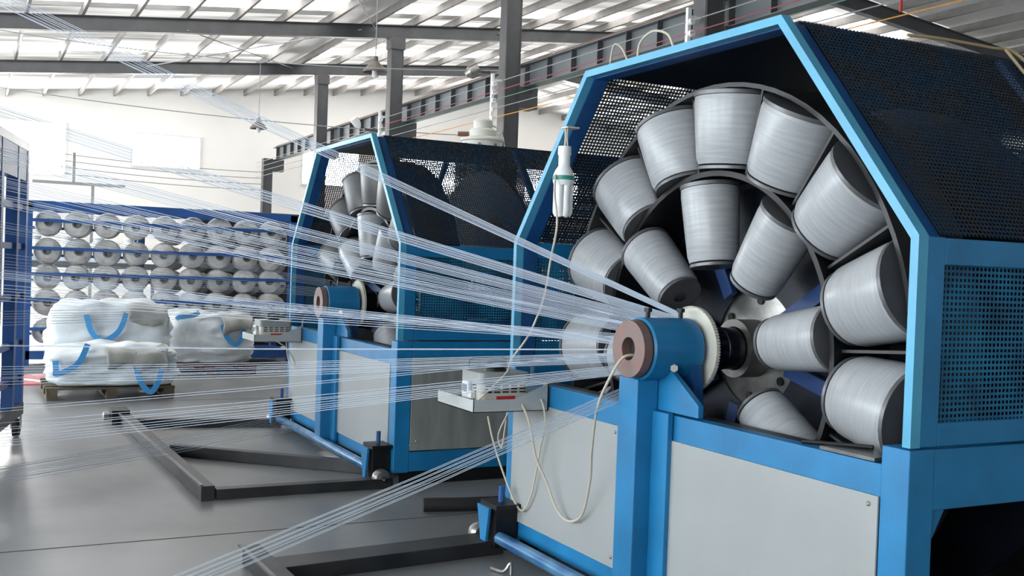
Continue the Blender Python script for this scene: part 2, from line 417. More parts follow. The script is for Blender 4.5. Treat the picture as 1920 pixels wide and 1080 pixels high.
    # floodlight on the fourth column
    fl = empty('floodlight', (-19.98, 9.35, 5.7), label='small grey floodlight clamped to the column beside the insulators', cat='floodlight')
    MB().lathe([(.05,0),(.14,.1),(.15,.3),(.02,.3)], (0,-.25,-.1), (.3,.8,.45), 16).build('housing', M['steel'], fl, True)
    MB().box(-.03,.03,-.02,.3,-.02,.05).build('bracket', M['column'], fl)
    fl = empty('floodlight', (-26.75, 9.3, 5.15), label='small pale floodlight clamped to the third column', cat='floodlight')
    MB().lathe([(.04,0),(.1,.1),(.12,.3),(.02,.3)], (0,-.15,.05), (.1,-.5,.6), 16).build('housing', M['white_plastic'], fl, True)
    MB().box(-.03,.03,-.02,.4,-.02,.05).build('bracket', M['column'], fl)
steelwork()

def pendant(loc, topz, lab):
    t = empty('pendant_lamp', loc, label=lab, cat='lamp', group='pendant lamps')
    MB().tube([(0,0,.32),(0,0,topz-loc[2])], .012, 6).build('cord', M['wire_grey'], t)
    MB().lathe([(.27,-.02),(.27,0),(.2,.1),(.1,.19),(.06,.22),(.05,.33),(.02,.34),(.02,.32),(.04,.2),(.09,.17),(.19,.09),(.26,-.02)], n=28, cap=False).build('lamp_shade', M['lamp'], t, True)
    MB().lathe([(.03,.34),(.05,.34),(.05,.28),(.06,.28)], n=16).build('socket', M['white_plastic'], t, True)
    MB().lathe([(.03,.1),(.07,.02),(.07,-.1),(.03,-.14)], n=16).build('bulb', M['white_plastic'], t, True)
pendant((-33.0, 7.98, 5.72), roof_z(7.98), 'dome pendant lamp hanging against the far wall, left of the columns')
pendant((-22.0, 7.84, 5.82), roof_z(7.84), 'larger brownish dome pendant lamp hanging beside the third column')

def tower():
    t = empty('dust_tower', (-17.8, 8.5, 0), label='off-white cylindrical tower with stepped cap behind the far machine', cat='tower')
    MB().lathe([(.38,0),(.38,3.95),(.41,3.97),(.41,4.0),(.30,4.04)], n=36).build('body', M['tower'], t, True)
    for k in range(8):
        a = 2*PI*k/8+.2
        MB().bar((.39*math.cos(a),.39*math.sin(a),1), (.39*math.cos(a),.39*math.sin(a),3.9), .05, .04, (math.cos(a),math.sin(a),0)).build('rib', M['crane'], t)
    MB().lathe([(.25,4.03),(.26,4.16),(.23,4.19),(.17,4.2),(.18,4.34),(.15,4.37)], n=30).build('cap', M['tower'], t, True)
    MB().tube([(-.1,-.15,4.1),(-.2,-.42,4.09)], .045, 12).build('spout', M['rust'], t)
    MB().tube([(.1,.1,4.28),(.12,.28,4.22),(.13,.36,4.05),(.14,.42,3.7)], .02, 8).build('hose', M['tower'], t, True)
tower()

# ================================================================== STRANDING MACHINES
W_ = 1.44
HOOD = [(-W_,1.055),(-W_,1.76),(-.72,2.62),(.73,2.62),(W_,1.76),(W_,1.055)]
D = 3.6
def sheet(name, a, b, y0, y1, material, parent, nrm_in=.012, th=.0):
    """sheet along the hood side a-b (x,z), from y0 to y1"""
    mb = MB()
    (xa, za), (xb, zb) = a, b
    L = math.hypot(xb-xa, zb-za)
    mb.quad_uv([(xa,y0,za),(xa,y1,za),(xb,y1,zb),(xb,y0,zb)], [(y0,0),(y1,0),(y1,L),(y0,L)])
    return mb.build(name, material, parent)

def make_machine(loc, label, side_panel):
    t = empty('stranding_machine', loc, label=label, cat='stranding machine', group='blue cable stranding machines')
    # --- base
    sideb = .84
    for (x0, x1, y0, y1) in ((-W_,-W_+.07,0,.1),(W_-.12,W_,0,.12),(-W_,-W_+.07,D-.1,D),(W_-.07,W_,D-.1,D)):
        MB().box(x0, x1, y0, y1, .09, 1.048).build('corner_post', M['blue'], t, bevel=.005)
    for (y0, y1) in ((.004,.07),(D-.07,D-.004)):
        MB().box(-W_+.071, W_-.121, y0, y1, .868, .982).build('top_rail', M['blue'], t, bevel=.004)
        MB().box(-W_+.071, W_-.121, y0, y1, .095, .20).build('bottom_rail', M['blue'], t, bevel=.004)
    for sx in (-W_+.003, W_-.07):
        MB().box(sx, sx+.067, .122, D-.102, sideb if sx > 0 and not side_panel else .9, 1.046).build('side_beam', M['blue'], t, bevel=.004)
        MB().box(sx, sx+.067, .122, D-.102, .095, .24).build('side_sill', M['blue'], t, bevel=.004)
        MB().box(sx, sx+.067, 1.55, 1.65, .242, .838).build('side_post', M['blue'], t, bevel=.004)
    for (x0, x1) in ((-1.365,-.27),(.09,1.318)):
        p = MB().box(x0, x1, -.006, .003, .19, .872).build('front_panel', M['panel'], t, bevel=.002)
        for (sx, sz) in ((x0+.04,.24),(x1-.04,.24),(x0+.04,.84),(x1-.04,.84)):
            MB().lathe([(.009,0),(.009,.004),(.005,.007)], (sx,-.006,sz), (0,-1,0), 10).build('screw', M['steel'], p)
    if side_panel:
        p = MB().box(W_+.001, W_+.008, .12, 1.5, .25, .93).build('side_panel', M['panel_dirty'], t, bevel=.002)
        for (sy, sz) in ((.17,.32),(1.45,.32),(.17,.87),(1.45,.87)):
            MB().lathe([(.009,0),(.009,.004),(.005,.007)], (W_+.008,sy,sz), (1,0,0), 10).build('screw', M['steel'], p)
    else:
        MB().add([(W_-.035,.13,.84),(W_-.035,.2,.84),(W_-.035,.13,.72),(W_-.02,.13,.84),(W_-.02,.2,.84),(W_-.02,.13,.72)],[(0,1,2),(5,4,3),(0,3,4,1),(1,4,5,2),(2,5,3,0)]).build('gusset', M['blue'], t)
    # near-black sheets added inside, their colour standing in for the interior shade
    MB().box(-W_+.07, W_-.07, D-.09, D-.075, .1, 2.5).build('dark_back_sheet', M['navy'], t)
    MB().box(-W_+.07, W_-.07, .1, D-.1, .045, .06).build('dark_floor_sheet', M['black'], t)
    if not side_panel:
        MB().box(-W_+.072, -W_+.08, .1, D-.11, .2, .9).build('dark_side_sheet', M['black'], t)
    # dark skids under the base
    for x in (-W_+.06, W_-.06):
        MB().box(x-.05, x+.05, .05, D, 0, .09).build('skid', M['black'], t)
    # top ledge behind the front rail
    MB().box(-W_+.075, W_-.125, .072, .17, .93, .975).build('ledge', M['worn_black'], t)
    # --- pedestal and bearing
    MB().box(-.13, .02, -.115, -.002, .09, 1.13).build('pedestal', M['blue'], t, bevel=.005)
    MB().box(.0201, .14, -.03, -.002, .09, .99).build('pedestal_plate', M['blue'], t, bevel=.003)
    MB().box(-.262, -.131, -.012, -.002, .09, .99).build('pedestal_plate', M['blue'], t, bevel=.003)
    MB().prism([(-.12,.992),(.31,.992),(.31,1.045),(.07,1.2),(-.12,1.2)], .001, .03).build('pedestal_gusset', M['blue'], t, bevel=.003)
    MB().prism([(-.1,.992),(.16,.992),(.13,1.2),(-.1,1.2)], .1, .15).build('pedestal_gusset', M['deep_blue'], t)
    A = (0,0,1.265); ay = (0,1,0)
    MB().lathe([(.13,-.11),(.14,-.10),(.14,.155),(.13,.165)], A, ay, 48).build('bearing_housing', M['blue'], t, True)
    MB().ring(.052, .127, -.158, -.10, A, ay).build('bearing_face', M['copper'], t, True)
    MB().ring(.0, .131, -.115, -.10, A, ay).build('seal', M['rubber'], t)
    MB().ring(.10, .188, .185, .20, A, ay, 60).build('guide_disc', M['ivory'], t, True)
    rim = MB()
    for k in range(90):
        a = 2*PI*k/90; c_, s_ = math.cos(a), math.sin(a)
        rim.bar((.188*c_, .19, 1.265+.188*s_), (.195*c_, .19, 1.265+.195*s_), .008, .02, (0,1,0))
    rim.build('disc_teeth', M['ivory'], t)
    MB().lathe([(.098,.2),(.098,.33),(.102,.335),(.102,.345),(.098,.35),(.098,.42),(.09,.43)], A, ay, 36).build('shaft', M['dark_shaft'], t, True)
    for (x, y) in ((.0,-.06),(-.0,.12)):
        bl = MB().tube([(x,y,1.38),(x,y,1.43)], .011, 8).lathe([(.02,0),(.02,.018)], (x,y,1.43), (0,0,1), 6)
        bl.build('bolt', M['black'], t)
    MB().lathe([(.018,0),(.018,.012)], (.13,-.0,1.19), (.8,-.6,0), 6).build('bolt', M['steel'], t)
    # --- rotor
    r = empty('rotor', (0,0,1.265)); r.parent = t
    MB().ring(.103, .137, .43, .60, (0,0,0), ay, 40).build('collar', M['steel'], r, True)
    MB().lathe([(.05,.55),(.27,.57),(.29,.575),(.29,.60),(.05,.62)], (0,0,0), ay, 48).build('hub_flange', M['steel'], r, True)
    for k in range(6):
        a = 2*PI*k/6+.4
        MB().lathe([(.02,0),(.02,.02)], (.23*math.cos(a),.555,.23*math.sin(a)), (0,1,0), 10).build('hub_bolt', M['black'], r)
    MB().lathe([(.13,.6),(.13,3.3)], (0,0,0), ay, 32).build('main_shaft', M['black'], r, True)
    for (r0, r1, y0, y1, nm, mt) in ((.795,.82,.26,.62,'inner_hoop','black'),(1.195,1.215,.26,.62,'outer_hoop','worn_black')):
        MB().ring(r0, r1, y0, y1, (0,0,0), ay, 72).build(nm, M[mt], r, True)
    MB().ring(.28, 1.2, .56, .575, (0,0,0), ay, 72).build('carrier_plate', M['navy'], r)
    MB().ring(.28, 1.2, 1.3, 1.33, (0,0,0), ay, 72).build('rear_plate', M['navy'], r)
    for k in range(15):
        a = 2*PI*(k+.5)/15 + math.radians(OUT0)
        c_, s_ = math.cos(a), math.sin(a)
        MB().bar((.82*c_,.42,.82*s_), (1.195*c_,.42,1.195*s_), .24, .012, (-s_,0,c_)).build('divider', M['worn_black'], r)
    for k in range(8):
        a = 2*PI*(k+.5)/8 + math.radians(IN0)
        c_, s_ = math.cos(a), math.sin(a)
        MB().bar((.28*c_,.52,.28*s_), (.80*c_,.52,.80*s_), .07, .03, (0,1,0)).build('spoke', M['spoke'], r)
    # --- hood
    for (y0, y1, fname) in ((0, .045, 'front_arch'), (D-.06, D, 'rear_arch')):
        h = MB()
        for i in range(5):
            (xa, za), (xb, zb) = HOOD[i], HOOD[i+1]
            d = Vector((xb-xa, 0, zb-za)).normalized(); nrm = Vector((-d.z, 0, d.x))  # inward normal has to point to the middle
            mid = Vector(((xa+xb)/2, 0, (za+zb)/2)); cen = Vector((0, 0, 1.4))
            if (cen-mid).dot(nrm) < 0: nrm = -nrm
            # mitred strip
            def inset(j):
                p = Vector((HOOD[j][0], 0, HOOD[j][1])); dirs = []
                for q in (j-1, j+1):
                    if 0 <= q < 6: dirs.append(Vector((HOOD[q][0]-p.x, 0, HOOD[q][1]-p.z)).normalized())
                if len(dirs) == 1: return p + Vector((.034 if p.x < 0 else -.034, 0, 0))
                bis = (dirs[0]+dirs[1]).normalized(); sn = math.sqrt(max(1e-6, 1-bis.dot(dirs[0])**2))
                return p + bis*(.034/sn)
            o0 = Vector((xa,0,za)); o1 = Vector((xb,0,zb)); i0 = inset(i); i1 = inset(i+1)
            vs = [(p.x, y, p.z) for y in (y0, y1) for p in (o0, o1, i1, i0)]
            h.add(vs, [(0,1,2,3),(7,6,5,4),(0,4,5,1),(1,5,6,2),(2,6,7,3),(3,7,4,0)])
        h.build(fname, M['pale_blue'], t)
    for i in range(5):
        (xa, za), (xb, zb) = HOOD[i], HOOD[i+1]
        k0, k1 = .985, .972
        f = lambda x, z, k_: (x*k_, 1.055 if abs(z-1.055) < .01 else 1.2+(z-1.2)*k_)
        pa, pb = f(xa, za, k0), f(xb, zb, k0); qa, qb = f(xa, za, k1), f(xb, zb, k1)
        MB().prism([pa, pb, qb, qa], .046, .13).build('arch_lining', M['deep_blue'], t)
    # longitudinal rails and side frames
    for sx in (-1, 1):
        x0, x1 = sorted((sx*(W_-.002), sx*(W_-.03)))
        MB().box(x0, x1, .132, D-.062, 1.665, 1.755).build('upper_side_rail', M['blue'], t, bevel=.003)
        MB().box(x0, x1, .132, D-.062, 1.056, 1.135).build('lower_side_rail', M['blue'], t, bevel=.003)
        for yy in (1.25, 2.45): MB().box(x0, x1, yy, yy+.07, 1.137, 1.663).build('side_mullion', M['blue'], t)
    for sx in (-1, 1):
        x0, x1 = sorted((sx*(W_-.002), sx*(W_-.020)))
        MB().box(x0, x1, .047, .130, 1.056, 1.757).build('hood_post', M['blue'], t, bevel=.003)
    for yy in (1.25, 2.45):
        for (a, c_) in ((HOOD[1],HOOD[2]),(HOOD[3],HOOD[4])):
            MB().bar((a[0]*.985, yy+.025, a[1]*.99), (c_[0]*.985, yy+.025, c_[1]*.99), .05, .03, (0,0,1)).build('hood_rib', M['deep_blue'], t)
    for sx, nm in ((-1,'side_mesh'),(1,'side_mesh')):
        x = sx*(W_-.015)
        sheet('side_mesh', (x,1.13),(x,1.67), .1, D-.06, M['perf_blue'], t)
    sheet('slope_mesh', (-W_+.01,1.765),(-.725,2.61), .11, D-.06, M['perf_black'], t)
    sheet('slope_mesh', (W_-.01,1.765),(.735,2.61), .11, D-.06, M['perf_black'], t)
    MB().box(-.70, .71, 0.111, D-.061, 2.6, 2.615).build('hood_roof', M['navy'], t)
    # --- guide roller along the foot, with brackets and wheels
    MB().tube([(-1.27,-.11,.105),(1.27,-.11,.105)], .036, 20).build('guide_roller', M['rack_pipe'], t, True)
    for sx in (-1, 1):
        x = sx*1.33
        bk = MB().box(x-.06, x+.06, -.14, -.006, .05, .27).box(x-.10, x+.10, -.16, -.006, .27, .295)
        bko = bk.build('roller_bracket', M['black'], t)
        MB().add([(x-.11,-.175,.27),(x+.04,-.175,.27),(x+.0,-.175,.05),(x-.05,-.175,.05),(x-.11,-.16,.27),(x+.04,-.16,.27),(x+.0,-.16,.05),(x-.05,-.16,.05)], [(0,3,2,1),(4,5,6,7),(0,1,5,4),(1,2,6,5),(2,3,7,6),(3,0,4,7)]).build('cheek', M['blue'], bko)
        MB().tube([(x,-.08,.295),(x,-.08,.385)], .017, 8).build('bolt', M['deep_blue'], bko)
        MB().lathe([(.02,0),(.06,.01),(.066,.03),(.066,.06),(.05,.085),(.02,.09)], (x-.26 if sx < 0 else x+.09,-.10,.068), (1,0,0), 24).build('wheel', M['steel'], bko, True)
        MB().tube([(x-.2,-.10,.068),(x+.12,-.10,.068)] if sx < 0 else [(x-.1,-.10,.068),(x+.25,-.10,.068)], .018, 10).build('axle', M['black'], bko)
    # --- tray bracket
    ty = MB(); zt = .855
    x0, x1, y0, y1 = -1.42, -.96, -.45, -.01
    ty.box(x0, x1, y0, y1, zt, zt+.004); ty.box(x0, x1, y0, y0+.004, zt, zt+.065); ty.box(x1-.004, x1, y0, y1, zt, zt+.065)
    ty.box(x0, x0+.004, y0, y1, zt, zt+.065)
    ty.prism([(x1-.05,zt),(x1,zt),(x1,zt+.145),(x1-.05,zt+.145)], y1-.006, y1)
    ty.add([(x1-.004,y1,zt+.065),(x1-.004,y1-.2,zt+.065),(x1-.004,y1,zt+.145),(x1,y1,zt+.065),(x1,y1-.2,zt+.065),(x1,y1,zt+.145)], [(0,1,2),(5,4,3),(0,3,4,1),(1,4,5,2),(2,5,3,0)])
    ty.build('tray', M['tray'], t)
    return t
M['spoke'] = mat('dark_blue_spoke', (0.004, 0.03, 0.11), 0.5)
OUT0 = 88.0; IN0 = 98.0
M['rack_pipe'] = mat('worn_pale_blue_pipe', (0.10, 0.26, 0.42), 0.3, 0.3, 5, 0.4, ncol=(0.02, 0.10, 0.25), stretch=(1,3,3))
MX = (-3.89, -8.54); MY = 2.767
make_machine((MX[0], MY, 0), 'near blue stranding machine with perforated hood and open-sided base', False)
make_machine((MX[1], MY, 0), 'far blue stranding machine, smaller in view, with a grey side panel', True)

# --- rotor bobbins: top-level things set in the rotors
def make_bobbin(L, r, name):
    b = empty(name)
    MB().lathe([(.035,-L/2),(.035,L/2)], n=16).build('core', M['core'], b)
    MB().lathe([(.04,-L/2+.02),(r*.80,-L/2+.022),(r*.86,-L/2+.05),(r*.93,0),(r*.985,L/2-.06),(r*.97,L/2-.03),(.04,L/2-.03)], n=32).build('winding', M['yarn_pack'], b, True)
    MB().lathe([(.035,L/2-.028),(r,L/2-.028),(r,L/2-.01),(.035,L/2-.008)], n=32).build('flange', M['flange'], b, True)
    MB().lathe([(.035,-L/2),(r*.8,-L/2),(r*.8,-L/2+.014),(.035,-L/2+.014)], n=32).build('flange', M['flange'], b, True)
    return b
def clock(deg):
    h = ((90-deg) % 360)/30.0
    hh = int(h*2+.5)/2.0
    names = ['twelve','one','two','three','four','five','six','seven','eight','nine','ten','eleven','twelve']
    i = int(hh) % 12
    return ('half past '+names[i] if hh != int(hh) else names[i]+" o'clock")
def rotor_bobbins():
    pi_ = pm_ = grey = None
    for mi, mx in enumerate(MX):
        mn = ('near', 'far')[mi]
        for ringn, (cnt, r0, a0, L, rr, ydep) in enumerate(((15, 1.005, OUT0, .36, .195, .36), (8, .58, IN0, .40, .14, .34), (8, .60, IN0+22, .36, .12, .85))):
            if ringn == 2 and mi == 1: continue
            for k in range(cnt):
                a = math.radians(a0 + 360.0*k/cnt)
                if ringn == 0:
                    o = copy_tree(pi_) if pi_ else make_bobbin(L, rr, 'yarn_bobbin'); pi_ = pi_ or o
                else:
                    o = copy_tree(pm_) if pm_ else make_bobbin(L, rr, 'yarn_bobbin'); pm_ = pm_ or o
                o.location = (mx + r0*math.cos(a), MY+ydep, 1.265 + r0*math.sin(a))
                o.rotation_euler = (0, PI/2 - a, 0)
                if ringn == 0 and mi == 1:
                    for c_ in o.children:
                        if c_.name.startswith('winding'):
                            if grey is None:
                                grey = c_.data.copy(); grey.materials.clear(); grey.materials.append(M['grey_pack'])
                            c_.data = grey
                rn = ('outer ring', 'inner ring', 'rear inner ring')[ringn]
                o['label'] = ('grey' if ringn == 0 and mi == 1 else 'white')+' yarn bobbin at %s in the %s of the %s rotor' % (clock(math.degrees(a)), rn, mn)
                o['category'] = 'bobbin'
                o['group'] = 'bobbins in the %s of the %s rotor' % (rn, mn)
rotor_bobbins()

# ================================================================== VARIACS, LAMP, CORDS
def variac(loc, label):
    t = empty('voltage_regulator', loc, 0, label=label, cat='voltage regulator', group='regulators on the machine trays')
    w2, d2, h = .125, .15, .19
    def rbox(x, y, z0, z1, rr=.035, n=6):
        pts = []
        for (cx, cy, a0) in ((x-rr,y-rr,0),(-x+rr,y-rr,90),(-x+rr,-y+rr,180),(x-rr,-y+rr,270)):
            for i in range(n+1):
                a = math.radians(a0+90*i/n); pts.append((cx+rr*math.cos(a), cy+rr*math.sin(a)))
        k = len(pts); vs = [(p[0],p[1],z0) for p in pts]+[(p[0],p[1],z1) for p in pts]
        return MB().add(vs, [tuple(range(k-1,-1,-1)), tuple(range(k,2*k))]+[(i,(i+1)%k,(i+1)%k+k,i+k) for i in range(k)])
    rbox(w2-.004, d2-.004, .0, .13).build('body', M['beige'], t, True)
    rbox(w2, d2, .13, h).build('lid', M['panel'], t, True, .006)
    sl = MB()
    for z in (.014, .028, .085, .102, .118):
        for k in range(5):
            y = -.115+k*.05
            sl.box(w2-.006, w2-.002, y, y+.036, z, z+.008)
    for z in (.085,.102,.118):
        for k in range(3):
            x = -.09+k*.06; sl.box(x, x+.045, -d2+.002, -d2+.006, z, z+.008)
    sl.build('vent_slots', M['dark_slot'], t)
    MB().box(w2-.005,w2-.001,-.05,.06,.045,.068).box(w2-.005,w2-.001,-.05,.02,.012,.03).build('red_marking', M['red'], t)
    kb = MB().lathe([(.06,h),(.055,h+.015),(.035,h+.018),(.034,h+.045),(.02,h+.05)], (.0,.0,0), n=24)
    kb.box(-.016,.016,-.058,.058,h+.02,h+.062)
    kb.build('knob', M['black'], t, True)
    MB().tube([(-.08,-.12,h),(-.08,-.12,h+.05),(-.08,-.09,h+.062),(-.08,.09,h+.062),(-.08,.12,h+.05),(-.08,.12,h)], .005, 6).build('handle', M['black'], t, True)
    mt = MB().box(-.06,.02,-d2-.02,-d2+.002,.045,.135).build('meter', M['white_plastic'], t, bevel=.006)
    MB().box(-.045,.005,-d2-.023,-d2-.019,.08,.12).build('meter_window', M['crane'], mt)
    MB().box(.03,.07,-d2-.025,-d2+.002,.05,.09).build('terminal', M['white_plastic'], t, bevel=.004)
    MB().lathe([(.022,0),(.022,.03),(.018,.034)], (w2-.005,.12,.05), (1,0,0), 14).build('terminal_cap', M['blue_plastic'], t, True)
    return t
variac((MX[0]-1.16, MY-.23, .860), 'beige voltage regulator with black knob on the near machine tray')
variac((MX[1]-1.16, MY-.23, .860), 'small pale voltage regulator on the far machine tray')

def smooth_path(pts, n=6):
    P = [Vector(p) for p in pts]; out = []
    for i in range(len(P)-1):
        p0, p1, p2, p3 = P[max(i-1,0)], P[i], P[i+1], P[min(i+2,len(P)-1)]
        for k in range(n):
            t = k/n
            out.append(.5*((2*p1)+(-p0+p2)*t+(2*p0-5*p1+4*p2-p3)*t*t+(-p0+3*p1-3*p2+p3)*t**3))
    out.append(P[-1]); return out
def cord(name, pts, r, mt, label, cat='cord', group=None):
    return tag(MB().tube(smooth_path(pts), r, 7).build(name, M[mt], smooth=True), label, cat, group)

def cfl():
    t = empty('energy_saving_lamp', (-4.70, 2.715, 2.07), label='white energy saving lamp hanging inside the near hood opening', cat='lamp')
    MB().lathe([(.02,.17),(.033,.17),(.035,.13),(.03,.12),(.03,.07),(.045,.045),(.055,.02),(.056,-.01),(.05,-.03),(.02,-.03)], n=28).build('ballast_housing', M['white_plastic'], t, True)
    MB().ring(.054,.0575,-.004,.018, n=28).build('green_band', M['green'], t, True)
    for k in range(6):
        a = 2*PI*k/6; x, y = .034*math.cos(a), .034*math.sin(a)
        a2 = a+.52; 
        MB().tube([(x,y,-.03),(x,y,-.17),(x*.75,y*.75,-.185)], .017, 12).build('tube', M['white_plastic'], t, True)
    MB().tube([(0,0,.17),(.005,0,.21),(.0,.0,.27)], .006, 6).tube([(.012,.01,.17),(.018,0,.22),(.008,.01,.27)], .004, 6).build('wires', M['cord'], t)
    MB().box(-.03,.04,-.01,.06,.262,.27).build('hook', M['cord'], t)
cfl()
cord('lamp_cord', [(-4.69,2.66,2.09),(-4.62,2.62,1.98),(-4.55,2.6,1.83),(-4.60,2.6,1.66),(-4.66,2.6,1.46),(-4.76,2.58,1.27),(-4.90,2.55,1.12),(-4.915,2.54,1.06),(-4.905,2.46,.99),(-4.90,2.37,.915),(-4.95,2.35,.878),(-5.0,2.36,.868)], .0055, 'cord', 'cream cord running from the hanging lamp down to the regulator')
cord('power_cord', [(-4.905,2.62,.92),(-4.86,2.60,.90),(-4.80,2.62,.80),(-4.79,2.66,.62),(-4.74,2.70,.50),(-4.66,2.72,.375),(-4.55,2.73,.335),(-4.42,2.73,.40),(-4.28,2.68,.60),(-4.18,2.62,.76),(-4.05,2.56,.98),(-3.94,2.55,1.13),(-3.90,2.59,1.225),(-3.89,2.66,1.235)], .0065, 'cord', 'cream cord looping across the panel up into the bearing face')
cord('power_cord', [(-4.90,2.72,.93),(-4.83,2.71,.90),(-4.81,2.72,.80),(-4.87,2.73,.66),(-4.92,2.735,.50),(-4.98,2.74,.36),(-5.06,2.74,.275),(-5.14,2.735,.30),(-5.22,2.70,.44),(-5.29,2.66,.62),(-5.33,2.64,.76)], .0055, 'cord', 'thin cream cord hanging in a loop under the near tray')
cord('power_cord', [(-5.30,2.80,.86),(-5.38,2.74,.66),(-5.36,2.74,.58),(-5.34,2.745,.6),(-5.36,2.78,.80)], .0045, 'cord', 'short cord dangling at the left edge of the near machine')
cord('power_cord', [(-9.90,2.72,.92),(-9.80,2.71,.72),(-9.62,2.70,.62),(-9.50,2.70,.66),(-9.42,2.6,.80),(-9.40,2.45,.90)], .006, 'cord', 'pale cord hanging on the far machine front beside its tray')
cord('loose_wires', [(-4.62,2.82,2.63),(-4.58,2.86,2.645),(-4.50,2.85,2.63),(-4.46,2.82,2.64),(-4.40,2.80,2.72),(-4.36,2.82,2.70),(-4.33,2.84,2.63)], .005, 'cord', 'loose pale wire ends at the left corner of the near hood roof', 'wires')
cord('wire_coil', [(-4.22,2.82,2.63),(-4.20,2.82,2.70),(-4.10,2.82,2.735),(-3.98,2.82,2.70),(-3.93,2.82,2.63)], .006, 'cord', 'arched pale wire standing on the near hood roof', 'wires')
cord('rope', [(-3.16,3.45,2.632),(-3.14,3.6,2.636),(-3.12,3.9,2.632),(-3.10,4.05,2.62),(-2.98,4.1,2.47),(-2.9,4.12,2.37),(-2.92,4.05,2.40),(-3.0,4.0,2.50),(-3.1,3.98,2.63)], .007, 'rope', 'tan rope loop draped over the near hood edge')

# ================================================================== YARNS
BUNDLES = [
 # start a, start b, machine, angle a, angle b, count, label
 ((-7.732,-.042,3.383),(-7.744,-.039,3.276),0,118,128,8,'topmost white yarn sheet slanting down over both machines'),
 ((-7.821,-.024,2.61),(-7.831,-.021,2.52),0,128,142,9,'second yarn sheet from the top, passing before the far hood corner'),
 ((-7.853,-.017,2.326),(-7.862,-.015,2.246),0,140,154,9,'third yarn sheet, crossing the far machine hood opening'),
 ((-7.875,-.012,2.131),(-7.884,-.011,2.053),0,150,162,7,'yarn sheet just under the third, crossing the creel top right'),
 ((-7.889,-.01,2.011),(-7.898,-.008,1.934),0,158,172,9,'yarn sheet crossing the middle of the far rotor'),
 ((-7.949,.003,1.485),(-7.956,.004,1.428),0,176,186,7,'yarn sheet crossing just under the far bearing'),
 ((-7.961,.005,1.378),(-7.974,.008,1.269),0,168,178,6,'thin yarn sheet level with the far bearing'),
 ((-8.009,.015,.96),(-8.011,.015,.946),0,186,187,2,'pair of nearly level white yarns across the white sacks'),
 ((-8.028,.019,.795),(-8.041,.022,.677),0,190,202,8,'yarn sheet rising slightly across the far machine panels'),
 ((-8.062,.026,.499),(-8.065,.026,.469),0,184,186,2,'pair of yarns rising from low left across the sacks'),
 ((-8.075,.028,.387),(-8.094,.032,.219),0,204,216,8,'yarn sheet rising above the far guide roller'),
 ((-4.208,.405,.25),(-4.131,.604,.25),0,214,232,9,'nearest yarn sheet rising from the floor at bottom centre'),
 ((-7.40,.031,.20),(-7.10,.03,.16),1,None,None,11,'low yarn sheet running over the floor to the far guide roller'),
 ((-7.937,0,1.593),(-7.949,.003,1.485),1,150,170,6,'yarn sheet entering the far bearing from the upper left'),
 ((-7.984,.01,1.179),(-7.995,.012,1.081),1,185,205,6,'yarn sheet entering the far bearing from the left'),
 ((-7.91,-.005,1.824),(-7.918,-.004,1.753),1,120,145,6,'uppermost yarn sheet entering the far bearing'),
]
def yarns():
    rnd = random.Random(3)
    for a, b, mi, t0, t1, n, lab in BUNDLES:
        a = Vector(a); b = Vector(b)
        e = empty('yarn_sheet', a, label=lab, cat='yarn', group='yarn sheets running into the machines')
        for k in range(n):
            u = k/max(1, n-1)
            s = a.lerp(b, u) + Vector((0,0,rnd.uniform(-.006,.006)))
            if t0 is None:
                en = Vector((-9.72, 2.657, .143)).lerp(Vector((-8.95, 2.657, .143)), u)
            else:
                an = math.radians(t0+(t1-t0)*u)
                en = Vector((MX[mi]+.178*math.cos(an), MY+.183, 1.265+.178*math.sin(an)))
            MB().tube([(s-a), ((s+en)/2-a-Vector((0,0,.012))), (en-a)], .0016, 4).build('yarn', M['yarn'], e)
yarns()

# ================================================================== FLOOR FRAMES
def floor_frame(dx, near, label):
    t = empty('floor_frame', (dx, 0, 0), label=label, cat='floor frame', group='black steel floor frames before the machines')
    def channel(a, b, wd=.1, h=.08):
        MB().bar((a[0],a[1],h/2), (b[0],b[1],h/2), wd, h).build('beam', M['worn_black'], t, bevel=.004)
    x0 = -10.05 if near else -10.45
    channel((x0,1.36), (-7.02,1.44), .09, .10)
    MB().bar((x0,1.30,.105), (-7.02,1.40,.105), .02, .012).build('lip', M['steel_worn'], t)
    if near: channel((-9.75,1.42), (-9.86,2.70), .20, .08)
    else: channel((-10.30,1.42), (-9.98,2.72))
    channel((-7.08,1.50), (-7.07,2.74), .09, .07); channel((-8.75,1.50), (-7.6,2.74), .08, .09)
    if not near:
        MB().box(-10.75,-10.47,1.24,1.4,0,.13).build('end_block', M['black'], t)
        MB().lathe([(.02,0),(.04,.01),(.04,.06),(.02,.07)], (-10.61,1.24,.065), (0,-1,0), 16).build('end_bolt', M['steel'], t, True)
M['steel_worn'] = mat('worn_grey_steel', (0.16,0.16,0.155), 0.35, 0.6, 8, 0.5)
floor_frame(0, False, 'black steel frame on the floor before the far machine')
floor_frame(4.55, True, 'black steel frame on the floor before the near machine, partly out of view')
tag(MB().tube([(-6.27,2.66,.05),(-6.2,2.9,.052),(-6.17,3.15,.05),(-6.1,3.5,.05)], .045, 14).build('rubber_hose', M['rubber'], smooth=True), 'short thick black hose lying on the floor between the machines', 'hose')
cord('bent_wire', [(-4.83,2.56,.0),(-4.84,2.56,.06),(-4.86,2.53,.015),(-4.95,2.50,.012)], .008, 'steel', 'small bent steel hook on the floor beside the near roller', 'wire')

